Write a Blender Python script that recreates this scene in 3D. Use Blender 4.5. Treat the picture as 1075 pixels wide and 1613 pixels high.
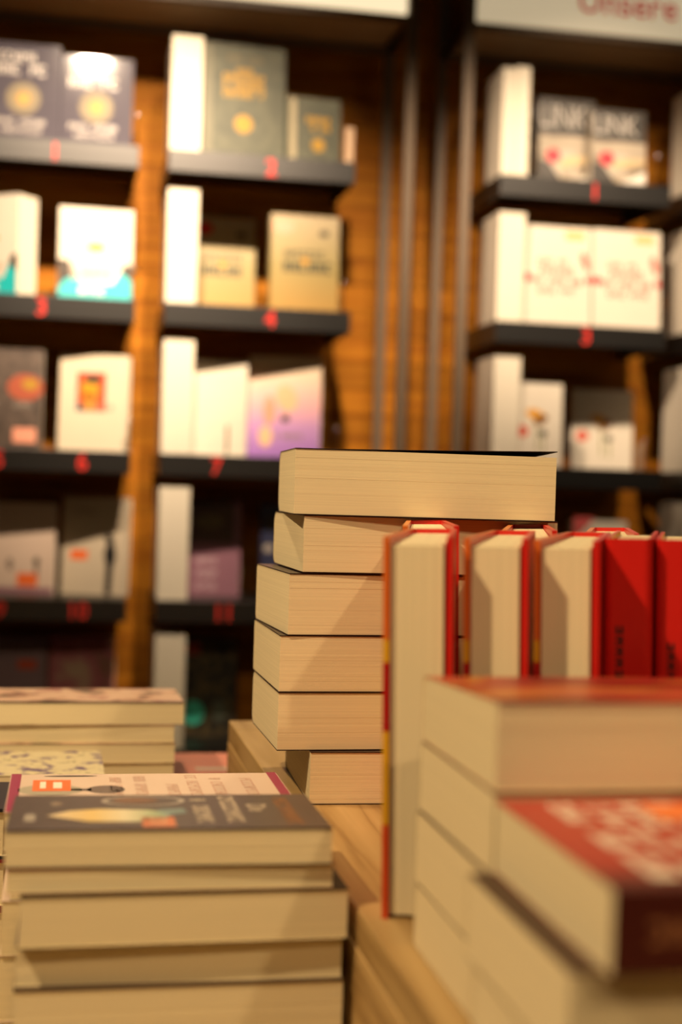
import bpy, bmesh, math, random
from mathutils import Matrix, Vector

for o in list(bpy.data.objects):
    bpy.data.objects.remove(o, do_unlink=True)
scene = bpy.context.scene
C = scene.collection
random.seed(7)
S = 0.01            # everything below is laid out in centimetres
EYE = 110.0         # eye height over the floor; heights (z) below are measured from the eye
rad = math.radians


def P(x, y, z):
    return Vector((x * S, y * S, (z + EYE) * S))


# ------------------------------------------------------------------ camera
cam_d = bpy.data.cameras.new('camera')
cam = bpy.data.objects.new('camera', cam_d)
C.objects.link(cam)
cam.matrix_world = (Matrix.Translation(P(0, 0, 0)) @ Matrix.Rotation(rad(-11.0), 4, 'Z')
                    @ Matrix.Rotation(rad(90 - 0.9), 4, 'X') @ Matrix.Rotation(rad(1.8), 4, 'Z'))
cam_d.sensor_fit = 'VERTICAL'
cam_d.sensor_height = 36.0
cam_d.sensor_width = 24.0
cam_d.lens = 50.0
cam_d.clip_start = 0.02
cam_d.dof.use_dof = True
cam_d.dof.focus_distance = 1.10
cam_d.dof.aperture_fstop = 3.3
scene.camera = cam

# ------------------------------------------------------------------ light
scene.view_settings.view_transform = 'Standard'
scene.view_settings.look = 'None'
scene.view_settings.exposure = 0.14
scene.view_settings.gamma = 1.0
scene.view_settings.use_curve_mapping = False

world = bpy.data.worlds.new('shop_ambient')
scene.world = world
world.use_nodes = True
wb = world.node_tree.nodes['Background']
wb.inputs[0].default_value = (1.0, 0.66, 0.34, 1)
wb.inputs[1].default_value = 0.017

WARM = (1.0, 0.715, 0.385)


def spot(name, pos, target, watts, size, blend=0.5, radius=2.5, color=WARM):
    d = bpy.data.lights.new(name, 'SPOT')
    d.energy = watts
    d.color = color
    d.spot_size = rad(size)
    d.spot_blend = blend
    d.shadow_soft_size = radius * S
    o = bpy.data.objects.new(name, d)
    C.objects.link(o)
    a, b = P(*pos), P(*target)
    o.location = a
    o.rotation_euler = (b - a).to_track_quat('-Z', 'Y').to_euler()
    return o


# track spots in front of the shelf wall
SHELFWARM = (0.93, 0.69, 0.47)
spot('shelf_spot', (4, 150, 122), (4, 262, 46), 178, 39, 1.0, color=SHELFWARM)
spot('shelf_spot', (30, 150, 122), (29, 262, 31), 150, 46, 1.0, color=SHELFWARM)
spot('shelf_spot', (97, 150, 122), (98, 262, 40), 84, 41, 1.0, color=SHELFWARM)
spot('shelf_spot', (8, 146, 122), (97, 262, 44), 150, 28, 1.0, color=SHELFWARM)
# ceiling spots over the display table, with an added fill last
spot('table_spot', (-85, 34, 128), (12, 92, -20), 108, 56, 0.6, 3.0)
spot('table_spot', (75, -45, 132), (26, 85, -16), 34, 50, 0.6, 3.0)
spot('table_spot', (-25, -60, 132), (16, 95, -20), 25, 50, 0.6, 3.0)
spot('table_spot', (-10, 116, 130), (8, 150, -28), 44, 60, 0.8, 3.0)  # added fill that brightens the coral pile and the platform top


# ------------------------------------------------------------------ materials
MATS = {}


def _nt(name):
    m = bpy.data.materials.new(name)
    m.use_nodes = True
    nt = m.node_tree
    b = nt.nodes['Principled BSDF']
    return m, nt, b


def mat(name, rgb, rough=0.5, spec=0.5, var=0.12, scale=30.0, metal=0.0):
    """plain painted or printed surface with a little mottling"""
    if name in MATS:
        return MATS[name]
    m, nt, b = _nt(name)
    tc = nt.nodes.new('ShaderNodeTexCoord')
    nz = nt.nodes.new('ShaderNodeTexNoise')
    nz.inputs['Scale'].default_value = scale
    nz.inputs['Detail'].default_value = 4
    nt.links.new(tc.outputs['Object'], nz.inputs['Vector'])
    mx = nt.nodes.new('ShaderNodeMix')
    mx.data_type = 'RGBA'
    mx.inputs['A'].default_value = (*[c * (1 - var) for c in rgb], 1)
    mx.inputs['B'].default_value = (*[min(1, c * (1 + var)) for c in rgb], 1)
    nt.links.new(nz.outputs['Fac'], mx.inputs['Factor'])
    nt.links.new(mx.outputs['Result'], b.inputs['Base Color'])
    b.inputs['Roughness'].default_value = rough
    b.inputs['Specular IOR Level'].default_value = spec
    b.inputs['Metallic'].default_value = metal
    MATS[name] = m
    return m


def ramp_mat(name, stops, rough=0.45, scale=(40, 40, 40), noise=1.0, axis=None, interp='LINEAR', spec=0.5, detail=2.0):
    """noise or coordinate driven colour ramp: printed cover art"""
    if name in MATS:
        return MATS[name]
    m, nt, b = _nt(name)
    tc = nt.nodes.new('ShaderNodeTexCoord')
    cr = nt.nodes.new('ShaderNodeValToRGB')
    cr.color_ramp.interpolation = interp
    el = cr.color_ramp.elements
    el[0].position, el[0].color = stops[0][0], (*stops[0][1], 1)
    el[1].position, el[1].color = stops[-1][0], (*stops[-1][1], 1)
    for p, c in stops[1:-1]:
        e = el.new(p)
        e.color = (*c, 1)
    if axis is None:
        mp = nt.nodes.new('ShaderNodeMapping')
        mp.inputs['Scale'].default_value = scale
        nz = nt.nodes.new('ShaderNodeTexNoise')
        nz.inputs['Scale'].default_value = noise
        nz.inputs['Detail'].default_value = detail
        nt.links.new(tc.outputs['Object'], mp.inputs['Vector'])
        nt.links.new(mp.outputs['Vector'], nz.inputs['Vector'])
        nt.links.new(nz.outputs['Fac'], cr.inputs['Fac'])
    else:
        sp = nt.nodes.new('ShaderNodeSeparateXYZ')
        mr = nt.nodes.new('ShaderNodeMapRange')
        mr.inputs['From Min'].default_value = axis[1] * S
        mr.inputs['From Max'].default_value = axis[2] * S
        nt.links.new(tc.outputs['Object'], sp.inputs[0])
        nt.links.new(sp.outputs[axis[0]], mr.inputs['Value'])
        nt.links.new(mr.outputs[0], cr.inputs['Fac'])
    nt.links.new(cr.outputs['Color'], b.inputs['Base Color'])
    b.inputs['Roughness'].default_value = rough
    b.inputs['Specular IOR Level'].default_value = spec
    MATS[name] = m
    return m


def page_mat(name, rgb, dark=0.86, lines=1300.0):
    """trimmed paper edges: fine lines stacked through the thickness (local z)"""
    m, nt, b = _nt(name)
    tc = nt.nodes.new('ShaderNodeTexCoord')
    mp = nt.nodes.new('ShaderNodeMapping')
    mp.inputs['Scale'].default_value = (2.5, 2.5, lines)
    nz = nt.nodes.new('ShaderNodeTexNoise')
    nz.inputs['Scale'].default_value = 1.0
    nz.inputs['Detail'].default_value = 3
    nz.inputs['Roughness'].default_value = 0.65
    cr = nt.nodes.new('ShaderNodeValToRGB')
    cr.color_ramp.elements[0].position = 0.25
    cr.color_ramp.elements[0].color = (*[c * dark for c in rgb], 1)
    cr.color_ramp.elements[1].position = 0.6
    cr.color_ramp.elements[1].color = (*rgb, 1)
    bp = nt.nodes.new('ShaderNodeBump')
    bp.inputs['Strength'].default_value = 0.12
    bp.inputs['Distance'].default_value = 0.0004
    nt.links.new(tc.outputs['Object'], mp.inputs['Vector'])
    nt.links.new(mp.outputs['Vector'], nz.inputs['Vector'])
    nt.links.new(nz.outputs['Fac'], cr.inputs['Fac'])
    nt.links.new(cr.outputs['Color'], b.inputs['Base Color'])
    nt.links.new(nz.outputs['Fac'], bp.inputs['Height'])
    nt.links.new(bp.outputs['Normal'], b.inputs['Normal'])
    b.inputs['Roughness'].default_value = 0.85
    b.inputs['Specular IOR Level'].default_value = 0.15
    MATS[name] = m
    return m


def wood_mat(name, c0, c1, c2, stretch=(26, 1.4, 26), rings=9.0, rough=0.45, bump=0.15, spec=0.4):
    m, nt, b = _nt(name)
    tc = nt.nodes.new('ShaderNodeTexCoord')
    mp = nt.nodes.new('ShaderNodeMapping')
    mp.inputs['Scale'].default_value = stretch
    oi = nt.nodes.new('ShaderNodeObjectInfo')
    ad = nt.nodes.new('ShaderNodeVectorMath')
    ad.operation = 'ADD'
    ml = nt.nodes.new('ShaderNodeVectorMath')
    ml.operation = 'SCALE'
    ml.inputs[0].default_value = (3.1, 2.3, 4.7)
    nt.links.new(oi.outputs['Random'], ml.inputs['Scale'])
    nt.links.new(tc.outputs['Object'], ad.inputs[0])
    nt.links.new(ml.outputs['Vector'], ad.inputs[1])
    nt.links.new(ad.outputs['Vector'], mp.inputs['Vector'])
    nz = nt.nodes.new('ShaderNodeTexNoise')
    nz.inputs['Scale'].default_value = 1.0
    nz.inputs['Detail'].default_value = 2
    wv = nt.nodes.new('ShaderNodeMath')
    wv.operation = 'MULTIPLY'
    wv.inputs[1].default_value = rings
    fr = nt.nodes.new('ShaderNodeMath')
    fr.operation = 'PINGPONG'
    fr.inputs[1].default_value = 1.0
    nz2 = nt.nodes.new('ShaderNodeTexNoise')
    nz2.inputs['Scale'].default_value = 12.0
    nz2.inputs['Detail'].default_value = 3
    nt.links.new(mp.outputs['Vector'], nz.inputs['Vector'])
    nt.links.new(mp.outputs['Vector'], nz2.inputs['Vector'])
    nt.links.new(nz.outputs['Fac'], wv.inputs[0])
    nt.links.new(wv.outputs[0], fr.inputs[0])
    mxf = nt.nodes.new('ShaderNodeMath')
    mxf.operation = 'MULTIPLY_ADD'
    mxf.inputs[1].default_value = 0.65
    sc = nt.nodes.new('ShaderNodeMath')
    sc.operation = 'MULTIPLY'
    sc.inputs[1].default_value = 0.35
    nt.links.new(nz2.outputs['Fac'], sc.inputs[0])
    nt.links.new(fr.outputs[0], mxf.inputs[0])
    nt.links.new(sc.outputs[0], mxf.inputs[2])
    cr = nt.nodes.new('ShaderNodeValToRGB')
    el = cr.color_ramp.elements
    el[0].position, el[0].color = 0.08, (*c0, 1)
    el[1].position, el[1].color = 0.85, (*c2, 1)
    e = el.new(0.35)
    e.color = (*c1, 1)
    nt.links.new(mxf.outputs[0], cr.inputs['Fac'])
    hs = nt.nodes.new('ShaderNodeHueSaturation')
    mr = nt.nodes.new('ShaderNodeMapRange')
    mr.inputs['To Min'].default_value = 0.82
    mr.inputs['To Max'].default_value = 1.15
    nt.links.new(oi.outputs['Random'], mr.inputs['Value'])
    nt.links.new(mr.outputs[0], hs.inputs['Value'])
    nt.links.new(cr.outputs['Color'], hs.inputs['Color'])
    nt.links.new(hs.outputs['Color'], b.inputs['Base Color'])
    bp = nt.nodes.new('ShaderNodeBump')
    bp.inputs['Strength'].default_value = bump
    bp.inputs['Distance'].default_value = 0.0006
    nt.links.new(mxf.outputs[0], bp.inputs['Height'])
    nt.links.new(bp.outputs['Normal'], b.inputs['Normal'])
    b.inputs['Roughness'].default_value = rough
    b.inputs['Specular IOR Level'].default_value = spec
    MATS[name] = m
    return m


M_page = page_mat('page_edges_cream', (0.82, 0.71, 0.48))
M_page_w = page_mat('page_edges_white', (0.86, 0.80, 0.66), 0.86, 500)
M_oak = wood_mat('oak', (0.27, 0.155, 0.052), (0.43, 0.28, 0.112), (0.53, 0.36, 0.16))
M_floor = wood_mat('dark_floor_boards', (0.05, 0.03, 0.015), (0.09, 0.05, 0.025), (0.12, 0.07, 0.035))
M_clad = wood_mat('amber_wall_wood', (0.27, 0.085, 0.006), (0.38, 0.135, 0.009), (0.45, 0.175, 0.013), stretch=(1.6, 20, 20), rough=0.6, spec=0.12)
M_metal = mat('dark_grey_shelf_paint', (0.006, 0.0055, 0.005), 0.37, 0.9, 0.08)
M_post = mat('bronze_grey_post_paint', (0.16, 0.115, 0.075), 0.45, 0.5, 0.08)
M_under = mat('header_underside_paint', (0.40, 0.31, 0.20), 0.6, 0.3, 0.08)
M_red = mat('red_number_print', (0.75, 0.035, 0.025), 0.5, 0.4, 0.05)
M_signred = mat('red_sign_print', (0.55, 0.04, 0.03), 0.5, 0.3, 0.05)


def glowing_sign(name, strength):
    m = mat(name, (0.80, 0.76, 0.66), 0.5, 0.4, 0.04)
    b = m.node_tree.nodes['Principled BSDF']
    b.inputs['Emission Color'].default_value = (1.0, 0.80, 0.50, 1)
    b.inputs['Emission Strength'].default_value = strength  # glow added to the board; shelf spots hardly reach the header
    return m


_b = M_signred.node_tree.nodes['Principled BSDF']
_b.inputs['Emission Color'].default_value = (0.62, 0.03, 0.02, 1)
_b.inputs['Emission Strength'].default_value = 0.35  # glow added so the letters stay red on the glowing board
M_sign_bright = glowing_sign('bright_glow_sign', 0.95)
M_sign_soft = glowing_sign('soft_glow_sign', 0.42)
M_black = mat('black_print', (0.012, 0.011, 0.011), 0.5, 0.4, 0.1)
M_white = mat('white_print', (0.82, 0.78, 0.70), 0.5, 0.4, 0.04)
M_orange = mat('orange_sticker_print', (0.85, 0.16, 0.03), 0.45, 0.4, 0.05)

m, nt, b = _nt('clear_acrylic')
b.inputs['Base Color'].default_value = (0.95, 0.97, 0.96, 1)
b.inputs['Roughness'].default_value = 0.04
b.inputs['IOR'].default_value = 1.45
b.inputs['Transmission Weight'].default_value = 1.0
M_acrylic = m


# ------------------------------------------------------------------ mesh helpers
def link(name, mesh, material=None, parent=None, loc=None):
    o = bpy.data.objects.new(name, mesh)
    C.objects.link(o)
    if material is not None:
        for mm in (material if isinstance(material, (list, tuple)) else [material]):
            mesh.materials.append(mm)
    if parent is not None:
        o.parent = parent
    if loc is not None:
        o.location = loc
    return o


class MB:
    """collects shapes in centimetres and becomes ONE mesh object"""
    def __init__(self):
        self.v, self.f, self.mi = [], [], []

    def quad(self, *ps):
        n = len(self.v)
        self.v += ps
        self.f.append(tuple(range(n, n + len(ps))))
        self.mi.append(0)

    def box(self, x0, x1, y0, y1, z0, z1):
        n = len(self.v)
        self.v += [(x0, y0, z0), (x1, y0, z0), (x1, y1, z0), (x0, y1, z0),
                   (x0, y0, z1), (x1, y0, z1), (x1, y1, z1), (x0, y1, z1)]
        for q in ((0, 3, 2, 1), (4, 5, 6, 7), (0, 1, 5, 4), (1, 2, 6, 5), (2, 3, 7, 6), (3, 0, 4, 7)):
            self.f.append(tuple(n + i for i in q))
            self.mi.append(0)
        return self

    def mesh(self, name):
        me = bpy.data.meshes.new(name)
        me.from_pydata([(x * S, y * S, z * S) for x, y, z in self.v], [], self.f)
        if any(self.mi):
            me.polygons.foreach_set('material_index', self.mi)
        me.update()
        return me

    def build(self, name, material, parent=None, loc=None, bevel=0.0):
        o = link(name, self.mesh(name), material, parent, loc)
        if bevel:
            bv = o.modifiers.new('edge', 'BEVEL')
            bv.width = bevel * S
            bv.segments = 2
        return o


def tag(o, label=None, cat=None, group=None, kind=None):
    if label:
        o['label'] = label
    if cat:
        o['category'] = cat
    if group:
        o['group'] = group
    if kind:
        o['kind'] = kind
    return o


def empty(name, matrix):
    o = bpy.data.objects.new(name, None)
    o.empty_display_size = 0.02
    C.objects.link(o)
    o.matrix_world = matrix
    return o


_tc = {}


def text_verts(s, bold=0.0):
    """(verts, faces) of flat lettering, cap height scaled to 1, x starting at 0"""
    if (s, bold) in _tc:
        return _tc[(s, bold)]
    cu = bpy.data.curves.new('lettering', 'FONT')
    cu.body = s
    cu.size = 1.0
    cu.offset = bold
    cu.resolution_u = 3
    ob = bpy.data.objects.new('lettering', cu)
    C.objects.link(ob)
    dg = bpy.context.evaluated_depsgraph_get()
    dg.update()
    me = bpy.data.meshes.new_from_object(ob.evaluated_get(dg))
    bpy.data.objects.remove(ob, do_unlink=True)
    vs = [(v.co.x, v.co.y) for v in me.vertices]
    fs = [tuple(p.vertices) for p in me.polygons]
    bpy.data.meshes.remove(me)
    x0 = min(v[0] for v in vs)
    k = 1 / 0.69
    out = ([((x - x0) * k, y * k) for x, y in vs], fs)
    _tc[(s, bold)] = out
    return out


# ------------------------------------------------------------------ books
# A book is built lying flat: x runs tail (-) to head (+), y from the fore-edge (0) to the spine (D),
# z through the thickness, front cover on top.
FLAT = Matrix.Identity(4)                                                                # fore-edge towards -Y
FLAT_SPINE = Matrix.Rotation(math.pi, 4, 'Z')                                            # spine towards -Y
STAND_FORE = Matrix(((0, 0, -1, 0), (0, 1, 0, 0), (1, 0, 0, 0), (0, 0, 0, 1)))           # upright, fore-edge out
STAND_SPINE = Matrix(((0, 0, 1, 0), (0, -1, 0, 0), (1, 0, 0, 0), (0, 0, 0, 1)))          # upright, spine out
FACE_OUT = Matrix(((0, -1, 0, 0), (0, 0, -1, 0), (1, 0, 0, 0), (0, 0, 0, 1)))            # upright, front cover out


HARD = 0.26     # thickness of a hardcover board with its jacket


class Book:
    def __init__(self, name, label, W, D, T, cover, M, Ts=None, hard=False, pages=None, inside=None,
                 r=0.25, lift=None, group=None, cat='book', openf=0.0, openb=0.0, board=HARD, back_cover=None, levels=14, seed=0, sag=0.0, shear=0.0):
        rnd = random.Random(seed + int(W * 100 + T * 1000))
        self.W, self.D, self.T = W, D, T
        Ts = T if Ts is None else Ts
        c = board if hard else 0.055
        ov = 0.28 if hard else 0.02
        self.c = c
        pages = pages or M_page
        inside = inside or pages
        self.lift = lift
        root = empty(name, M)
        tag(root, label, cat, group)
        self.root = root
        rec = 0.0 if hard else 0.05
        r = min(r, Ts * 0.45, D * 0.3)

        def zt(y):
            return Ts + (T - Ts) * (1 - max(0.0, y) / D)

        self.zt = zt
        self.openf = openf
        # --- page block profile in (y, z)
        prof = []
        hcuts = [0.0]
        for i in range(levels):
            hcuts.append(hcuts[-1] + rnd.uniform(0.5, 1.5))
        hcuts = [h / hcuts[-1] * (T - 0.02) + 0.01 for h in hcuts]
        for i in range(levels):
            j = rec + rnd.uniform(0, 0.014) + shear * (hcuts[i] / T)
            prof += [(j, hcuts[i]), (j, hcuts[i + 1])]
        a0 = len(prof)
        n = 5
        top = [(D - r + r * math.sin(k / n * math.pi / 2), Ts - r + r * math.cos(k / n * math.pi / 2)) for k in range(n + 1)]
        bot = [(D - r + r * math.cos(k / n * math.pi / 2), r - r * math.sin(k / n * math.pi / 2)) for k in range(n + 1)]
        prof += [(y, z - 0.005) for y, z in top] + [(y, z + 0.005) for y, z in bot]
        hw = W / 2 - (0.3 if hard else 0.03)
        mb = MB()
        npf = len(prof)
        secs = 7 if sag else 2
        for k in range(secs):
            x = -hw + 2 * hw * k / (secs - 1)
            for (y, z) in prof:
                xx = x
                if sag:
                    xx = x - sag * (1 - y / D) * (0.3 + 0.7 * (k / (secs - 1)))
                mb.v.append((xx, y, z))
        for k in range(secs - 1):
            for i in range(npf):
                j = (i + 1) % npf
                mb.f.append((k * npf + i, k * npf + j, (k + 1) * npf + j, (k + 1) * npf + i))
                mb.mi.append(0)
        mb.f.append(tuple(range(npf - 1, -1, -1)))
        mb.f.append(tuple((secs - 1) * npf + i for i in range(npf)))
        mb.mi += [0, 0]
        self.pages = mb.build('page_block', pages, root)
        # --- cover: a strip bent round the spine
        path = []       # (y, z, ny, nz, side)
        m_ = 6
        for k in range(m_):
            y = -ov + (D - r + ov) * k / m_
            path.append((y, zt(y) + openf * (1 - max(0, y) / D), 0, 1, 1))
        for k, (y, z) in enumerate(top):
            t = k / n * math.pi / 2
            path.append((y, z, math.sin(t), math.cos(t), 1))
        for k, (y, z) in enumerate(bot):
            t = k / n * math.pi / 2
            path.append((y, z, math.cos(t), -math.sin(t), 0))
        for k in range(1, m_ + 1):
            y = (D - r) + (-ov - (D - r)) * k / m_
            path.append((y, -openb * (1 - max(0, y) / D), 0, -1, 0))
        nx = 6
        L = len(path)
        mb = MB()
        X = W / 2
        for lay in (1, 0):
            for k in range(nx + 1):
                x = -X + 2 * X * k / nx
                for (y, z, ny, nz, sd) in path:
                    dz = lift(x / W + 0.5, 1 - y / D) if (lift and sd and nz > 0.9) else 0.0
                    mb.v.append((x, y + ny * c * lay, z + nz * c * lay + dz))
        off = (nx + 1) * L
        for k in range(nx):
            for i in range(L - 1):
                a, b_, c_, d_ = k * L + i, k * L + i + 1, (k + 1) * L + i + 1, (k + 1) * L + i
                mb.f.append((a, d_, c_, b_))
                mb.mi.append(2 if (back_cover and not path[i][4]) else 0)
                mb.f.append((off + a, off + b_, off + c_, off + d_))
                mb.mi.append(1)
            for i in (0, L - 1):
                a, d_ = k * L + i, (k + 1) * L + i
                q = (a, off + a, off + d_, d_)
                mb.f.append(q if i == 0 else q[::-1])
                mb.mi.append(2 if (back_cover and i) else 0)
        for k in (0, nx):
            for i in range(L - 1):
                a, b_ = k * L + i, k * L + i + 1
                q = (a, b_, off + b_, off + a)
                mb.f.append(q if k == 0 else q[::-1])
                mb.mi.append(2 if (back_cover and not path[i][4]) else 0)
        self.cover = mb.build('cover', [cover, inside] + ([back_cover] if back_cover else []), root)

    # --- print on the front cover: u from the spine edge (0..D), v from the tail (0..W)
    def _pt(self, u, v, layer):
        x, y = v - self.W / 2, self.D - u
        z = self.zt(y) + self.openf * (1 - max(0, y) / self.D) + self.c + 0.014 * layer
        if self.lift:
            z += self.lift(v / self.W, 1 - y / self.D)
        return (x, y, z)

    def poly(self, pts, material, name='cover_print', layer=1):
        mb = MB()
        mb.quad(*[self._pt(u, v, layer) for u, v in pts])
        return mb.build(name, material, self.cover)

    def rect(self, u0, u1, v0, v1, material, name='cover_print', layer=1):
        return self.poly([(u0, v0), (u1, v0), (u1, v1), (u0, v1)], material, name, layer)

    def ell(self, u, v, a, b_, material, name='cover_print', layer=1, rot=0.0, n=20):
        pts = []
        for k in range(n):
            t = 2 * math.pi * k / n
            p, q = a * math.cos(t), b_ * math.sin(t)
            pts.append((u + p * math.cos(rot) - q * math.sin(rot), v + p * math.sin(rot) + q * math.cos(rot)))
        return self.poly(pts, material, name, layer)

    def text(self, s, u, v, h, material, name='cover_lettering', layer=1, width=None, bold=0.0):
        vs, fs = text_verts(s, bold)
        k = h
        ku = h if width is None else width / max(x for x, y in vs)
        mb = MB()
        mb.v = [self._pt(u + x * ku, v + y * k, layer) for x, y in vs]
        mb.f = fs
        mb.mi = [0] * len(fs)
        return mb.build(name, material, self.cover)

    def scribble(self, u0, u1, v, h, material, name='cover_lettering', layer=1, seed=1, weight=0.2, fill=0.9):
        """a line of lettering too soft to read: upright strokes and short bars"""
        rnd = random.Random(seed)
        mb = MB()
        u = u0
        w = h * 0.62
        s = h * weight

        def bar(a, b_, c_, d_):
            mb.quad(self._pt(a, c_, layer), self._pt(b_, c_, layer), self._pt(b_, d_, layer), self._pt(a, d_, layer))
        while u + w <= u1 + 1e-6:
            if rnd.random() < fill:
                bar(u, u + s, v, v + h)
                k = rnd.random()
                if k < 0.35:
                    bar(u + w - s, u + w, v, v + h)
                    bar(u + s, u + w - s, v + h * 0.42, v + h * 0.42 + s)
                elif k < 0.7:
                    bar(u + s, u + w, v + h - s, v + h)
                    bar(u + s, u + w, v, v + s)
                else:
                    bar(u + s, u + w, v + h * 0.5, v + h * 0.5 + s)
                    bar(u + w - s, u + w, v + h * 0.5 + s, v + h)
            u += w * 1.25
        return mb.build(name, material, self.cover) if mb.v else None

    def spine_bars(self, x0, x1, z0, z1, material, letters, name='spine_lettering', seed=1, layer=1):
        """soft lettering on the spine; runs along x between x0 and x1"""
        rnd = random.Random(seed)
        mb = MB()
        y = self.D + self.c + 0.014 * layer
        st = (x1 - x0) / letters
        for k in range(letters):
            a = x0 + k * st
            w = st * 0.72
            s = st * 0.24

            def bar(p, q, t, u):
                mb.quad((p, y, t), (p, y, u), (q, y, u), (q, y, t))
            bar(a, a + s, z0, z1)
            if rnd.random() < 0.5:
                bar(a + w - s, a + w, z0, z1)
                bar(a + s, a + w - s, (z0 + z1) / 2, (z0 + z1) / 2 + s)
            else:
                bar(a + s, a + w, z1 - s, z1)
                bar(a + s, a + w, z0, z0 + s)
        return mb.build(name, material, self.cover)


def place(x, y, z, base=FLAT, yaw=0.0, lean=0.0):
    """matrix for a book whose local origin sits at x, y, z (cm); yaw turns anticlockwise seen from above"""
    return Matrix.Translation(P(x, y, z)) @ Matrix.Rotation(rad(yaw), 4, 'Z') @ Matrix.Rotation(rad(lean), 4, 'X') @ base


# ================================================================== THE SETTING
# floor
mb = MB()
mb.box(-250, 330, -150, 281, -2, 0)
tag(mb.build('floor', M_floor, None, P(0, 0, -110)), kind='structure')

# wall behind the shelves: horizontal wooden cladding on a dark backing
WALL = 279.0
backing = MB().box(-250, 330, 0, 3, 0, 290).build('wall_back', mat('wall_backing', (0.10, 0.03, 0.004), 0.8, 0.2), None, P(0, WALL + 1.2, -110))
tag(backing, kind='structure')
ph = 5.2
widths = [(-250, -118), (-118, -12), (-12, 96), (96, 200), (200, 330)]
meshes = {}
row = 0
z = 0.3
while z < 226:
    sh = (row * 37) % 90 - 45
    for k, (a, b_) in enumerate(widths):
        a2 = a if k == 0 else a + sh
        b2 = b_ if k == len(widths) - 1 else b_ + sh
        key = round(b2 - a2, 1)
        if key not in meshes:
            me = MB().box(0, key - 0.1, 0, 1.2, 0, ph - 0.16).mesh('plank')
            me.materials.append(M_clad)
            meshes[key] = me
        o = bpy.data.objects.new('plank', meshes[key])
        C.objects.link(o)
        o.parent = backing
        o.location = (a2 * S, (-1.2 + random.uniform(-0.05, 0.03)) * S, z * S)
    z += ph
    row += 1

# ================================================================== SHELF BAYS
ZS = [59.6, 32.4, 5.5, -20.8, -47.5]       # shelf tops
YF = 255.0


def bay(label, x0, x1, M_sign, sign_text=None):
    w = x1 - x0
    root = empty('shelf_frame', Matrix.Translation(P(x0, YF, -110)))
    tag(root, label, 'shelf frame')
    for (px, py) in ((0, 0), (w - 1.8, 0), (0, 19.5), (w - 1.8, 19.5)):
        MB().box(px, px + 1.8, py, py + 1.8, 0, 215).build('post', M_post, root, bevel=0.15)
    for py in (0, 19.5):
        MB().box(1.8, w - 1.8, py + 0.2, py + 1.6, 196.0, 197.2).build('cross_rail', M_post, root)
    for px in (0, w - 1.8):
        MB().box(px + 0.2, px + 1.6, 1.8, 19.5, 196.0, 197.2).build('side_rail', M_metal, root)
    # header box with a sign board
    MB().box(1.9, w - 1.9, 1.35, 19.4, 197.3, 198.1).build('header_bottom_panel', M_under, root)
    sg = MB().box(2.2, w - 2.2, 0.1, 1.3, 197.4, 226).build('sign_board', M_sign, root)
    MB().box(2.2, w - 2.2, 1.4, 1.9, 198.2, 226).build('sign_glow_block', M_metal, root)  # added unseen panel that keeps the sign glow off the wall
    if sign_text:
        s, tx, tz, wide = sign_text
        vs, fs = text_verts(s, 0.010)
        th = wide / max(v[0] for v in vs)
        t = MB()
        t.v = [(tx - x0 + vx * th, 0.06, tz + 110 + vy * th) for vx, vy in vs]
        t.f = fs
        t.mi = [0] * len(fs)
        t.build('sign_lettering', M_signred, sg)
    return root


bay('dark metal shelf frame under a blank white header sign, left half of the wall', -34.0, 61.2, M_sign_bright)
bay('dark metal shelf frame under the header sign reading Unsere', 70.3, 158.0, M_sign_soft, ('Unsere', 92.0, 90.95, 19.7))


def shelf(label, x0, x1, zt, numbers=()):
    w = x1 - x0
    root = empty('wall_shelf', Matrix.Translation(P(x0, YF, zt)))
    tag(root, label, 'shelf', 'small dark wall shelves')
    MB().box(0, w, 0.3, WALL - YF - 0.45, -1.0, 0).build('shelf_board', M_metal, root)
    MB().box(0, w, 0, 0.3, -3.9, 0.0).build('front_lip', M_metal, root, bevel=0.06)
    for px in (0, w - 0.3):
        MB().box(px, px + 0.3, 0.3, WALL - YF - 0.45, -3.9, -1.0).build('end_bracket', M_metal, root)
    for (s, nx) in numbers:
        vs, fs = text_verts(s, 0.02)
        t = MB()
        wd = max(v[0] for v in vs)
        t.v = [(nx - x0 + (vx - wd / 2) * 2.7, -0.03, -3.45 + vy * 2.9) for vx, vy in vs]
        t.f = fs
        t.mi = [0] * len(fs)
        t.build('shelf_number', M_red, root)
    return root


ROWN = ['top', 'second', 'third', 'fourth', 'fifth']
nums = {
    'L': [[('1', -3.4)], [('3', -5.0)], [('5', -11.6), ('6', 2.8)], [('9', -10.6), ('10', 3.0)], []],
    'M': [[('2', 34.8)], [('4', 35.4)], [('7', 26.6), ('8', 42.0)], [('11', 28.6), ('12', 43.0)], []],
    'R': [[('1', 96.4)], [('3', 95.6)], [('5', 88.0)], [], []],
    'Q': [[('2', 132.0)], [('4', 132.0)], [], [], []]}
cols = {'L': (-22.0, 11.2, 'leftmost column'), 'M': (16.4, 50.2, 'column left of the posts'),
        'R': (77.8, 111.6, 'column right of the posts'), 'Q': (116.6, 149.8, 'column at the right edge')}
for key, (x0, x1, desc) in cols.items():
    for i, zt in enumerate(ZS):
        n = nums[key][i]
        ns = (' with red ' + ' and '.join(s for s, _ in n)) if n else ''
        shelf('dark wall shelf%s, %s row, %s' % (ns, ROWN[i], desc), x0, x1, zt, n)

# ------------------------------------------------------------------ books on the shelves
M_cov_white = mat('white_book_cover', (0.74, 0.68, 0.57), 0.5, 0.4, 0.04)


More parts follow.
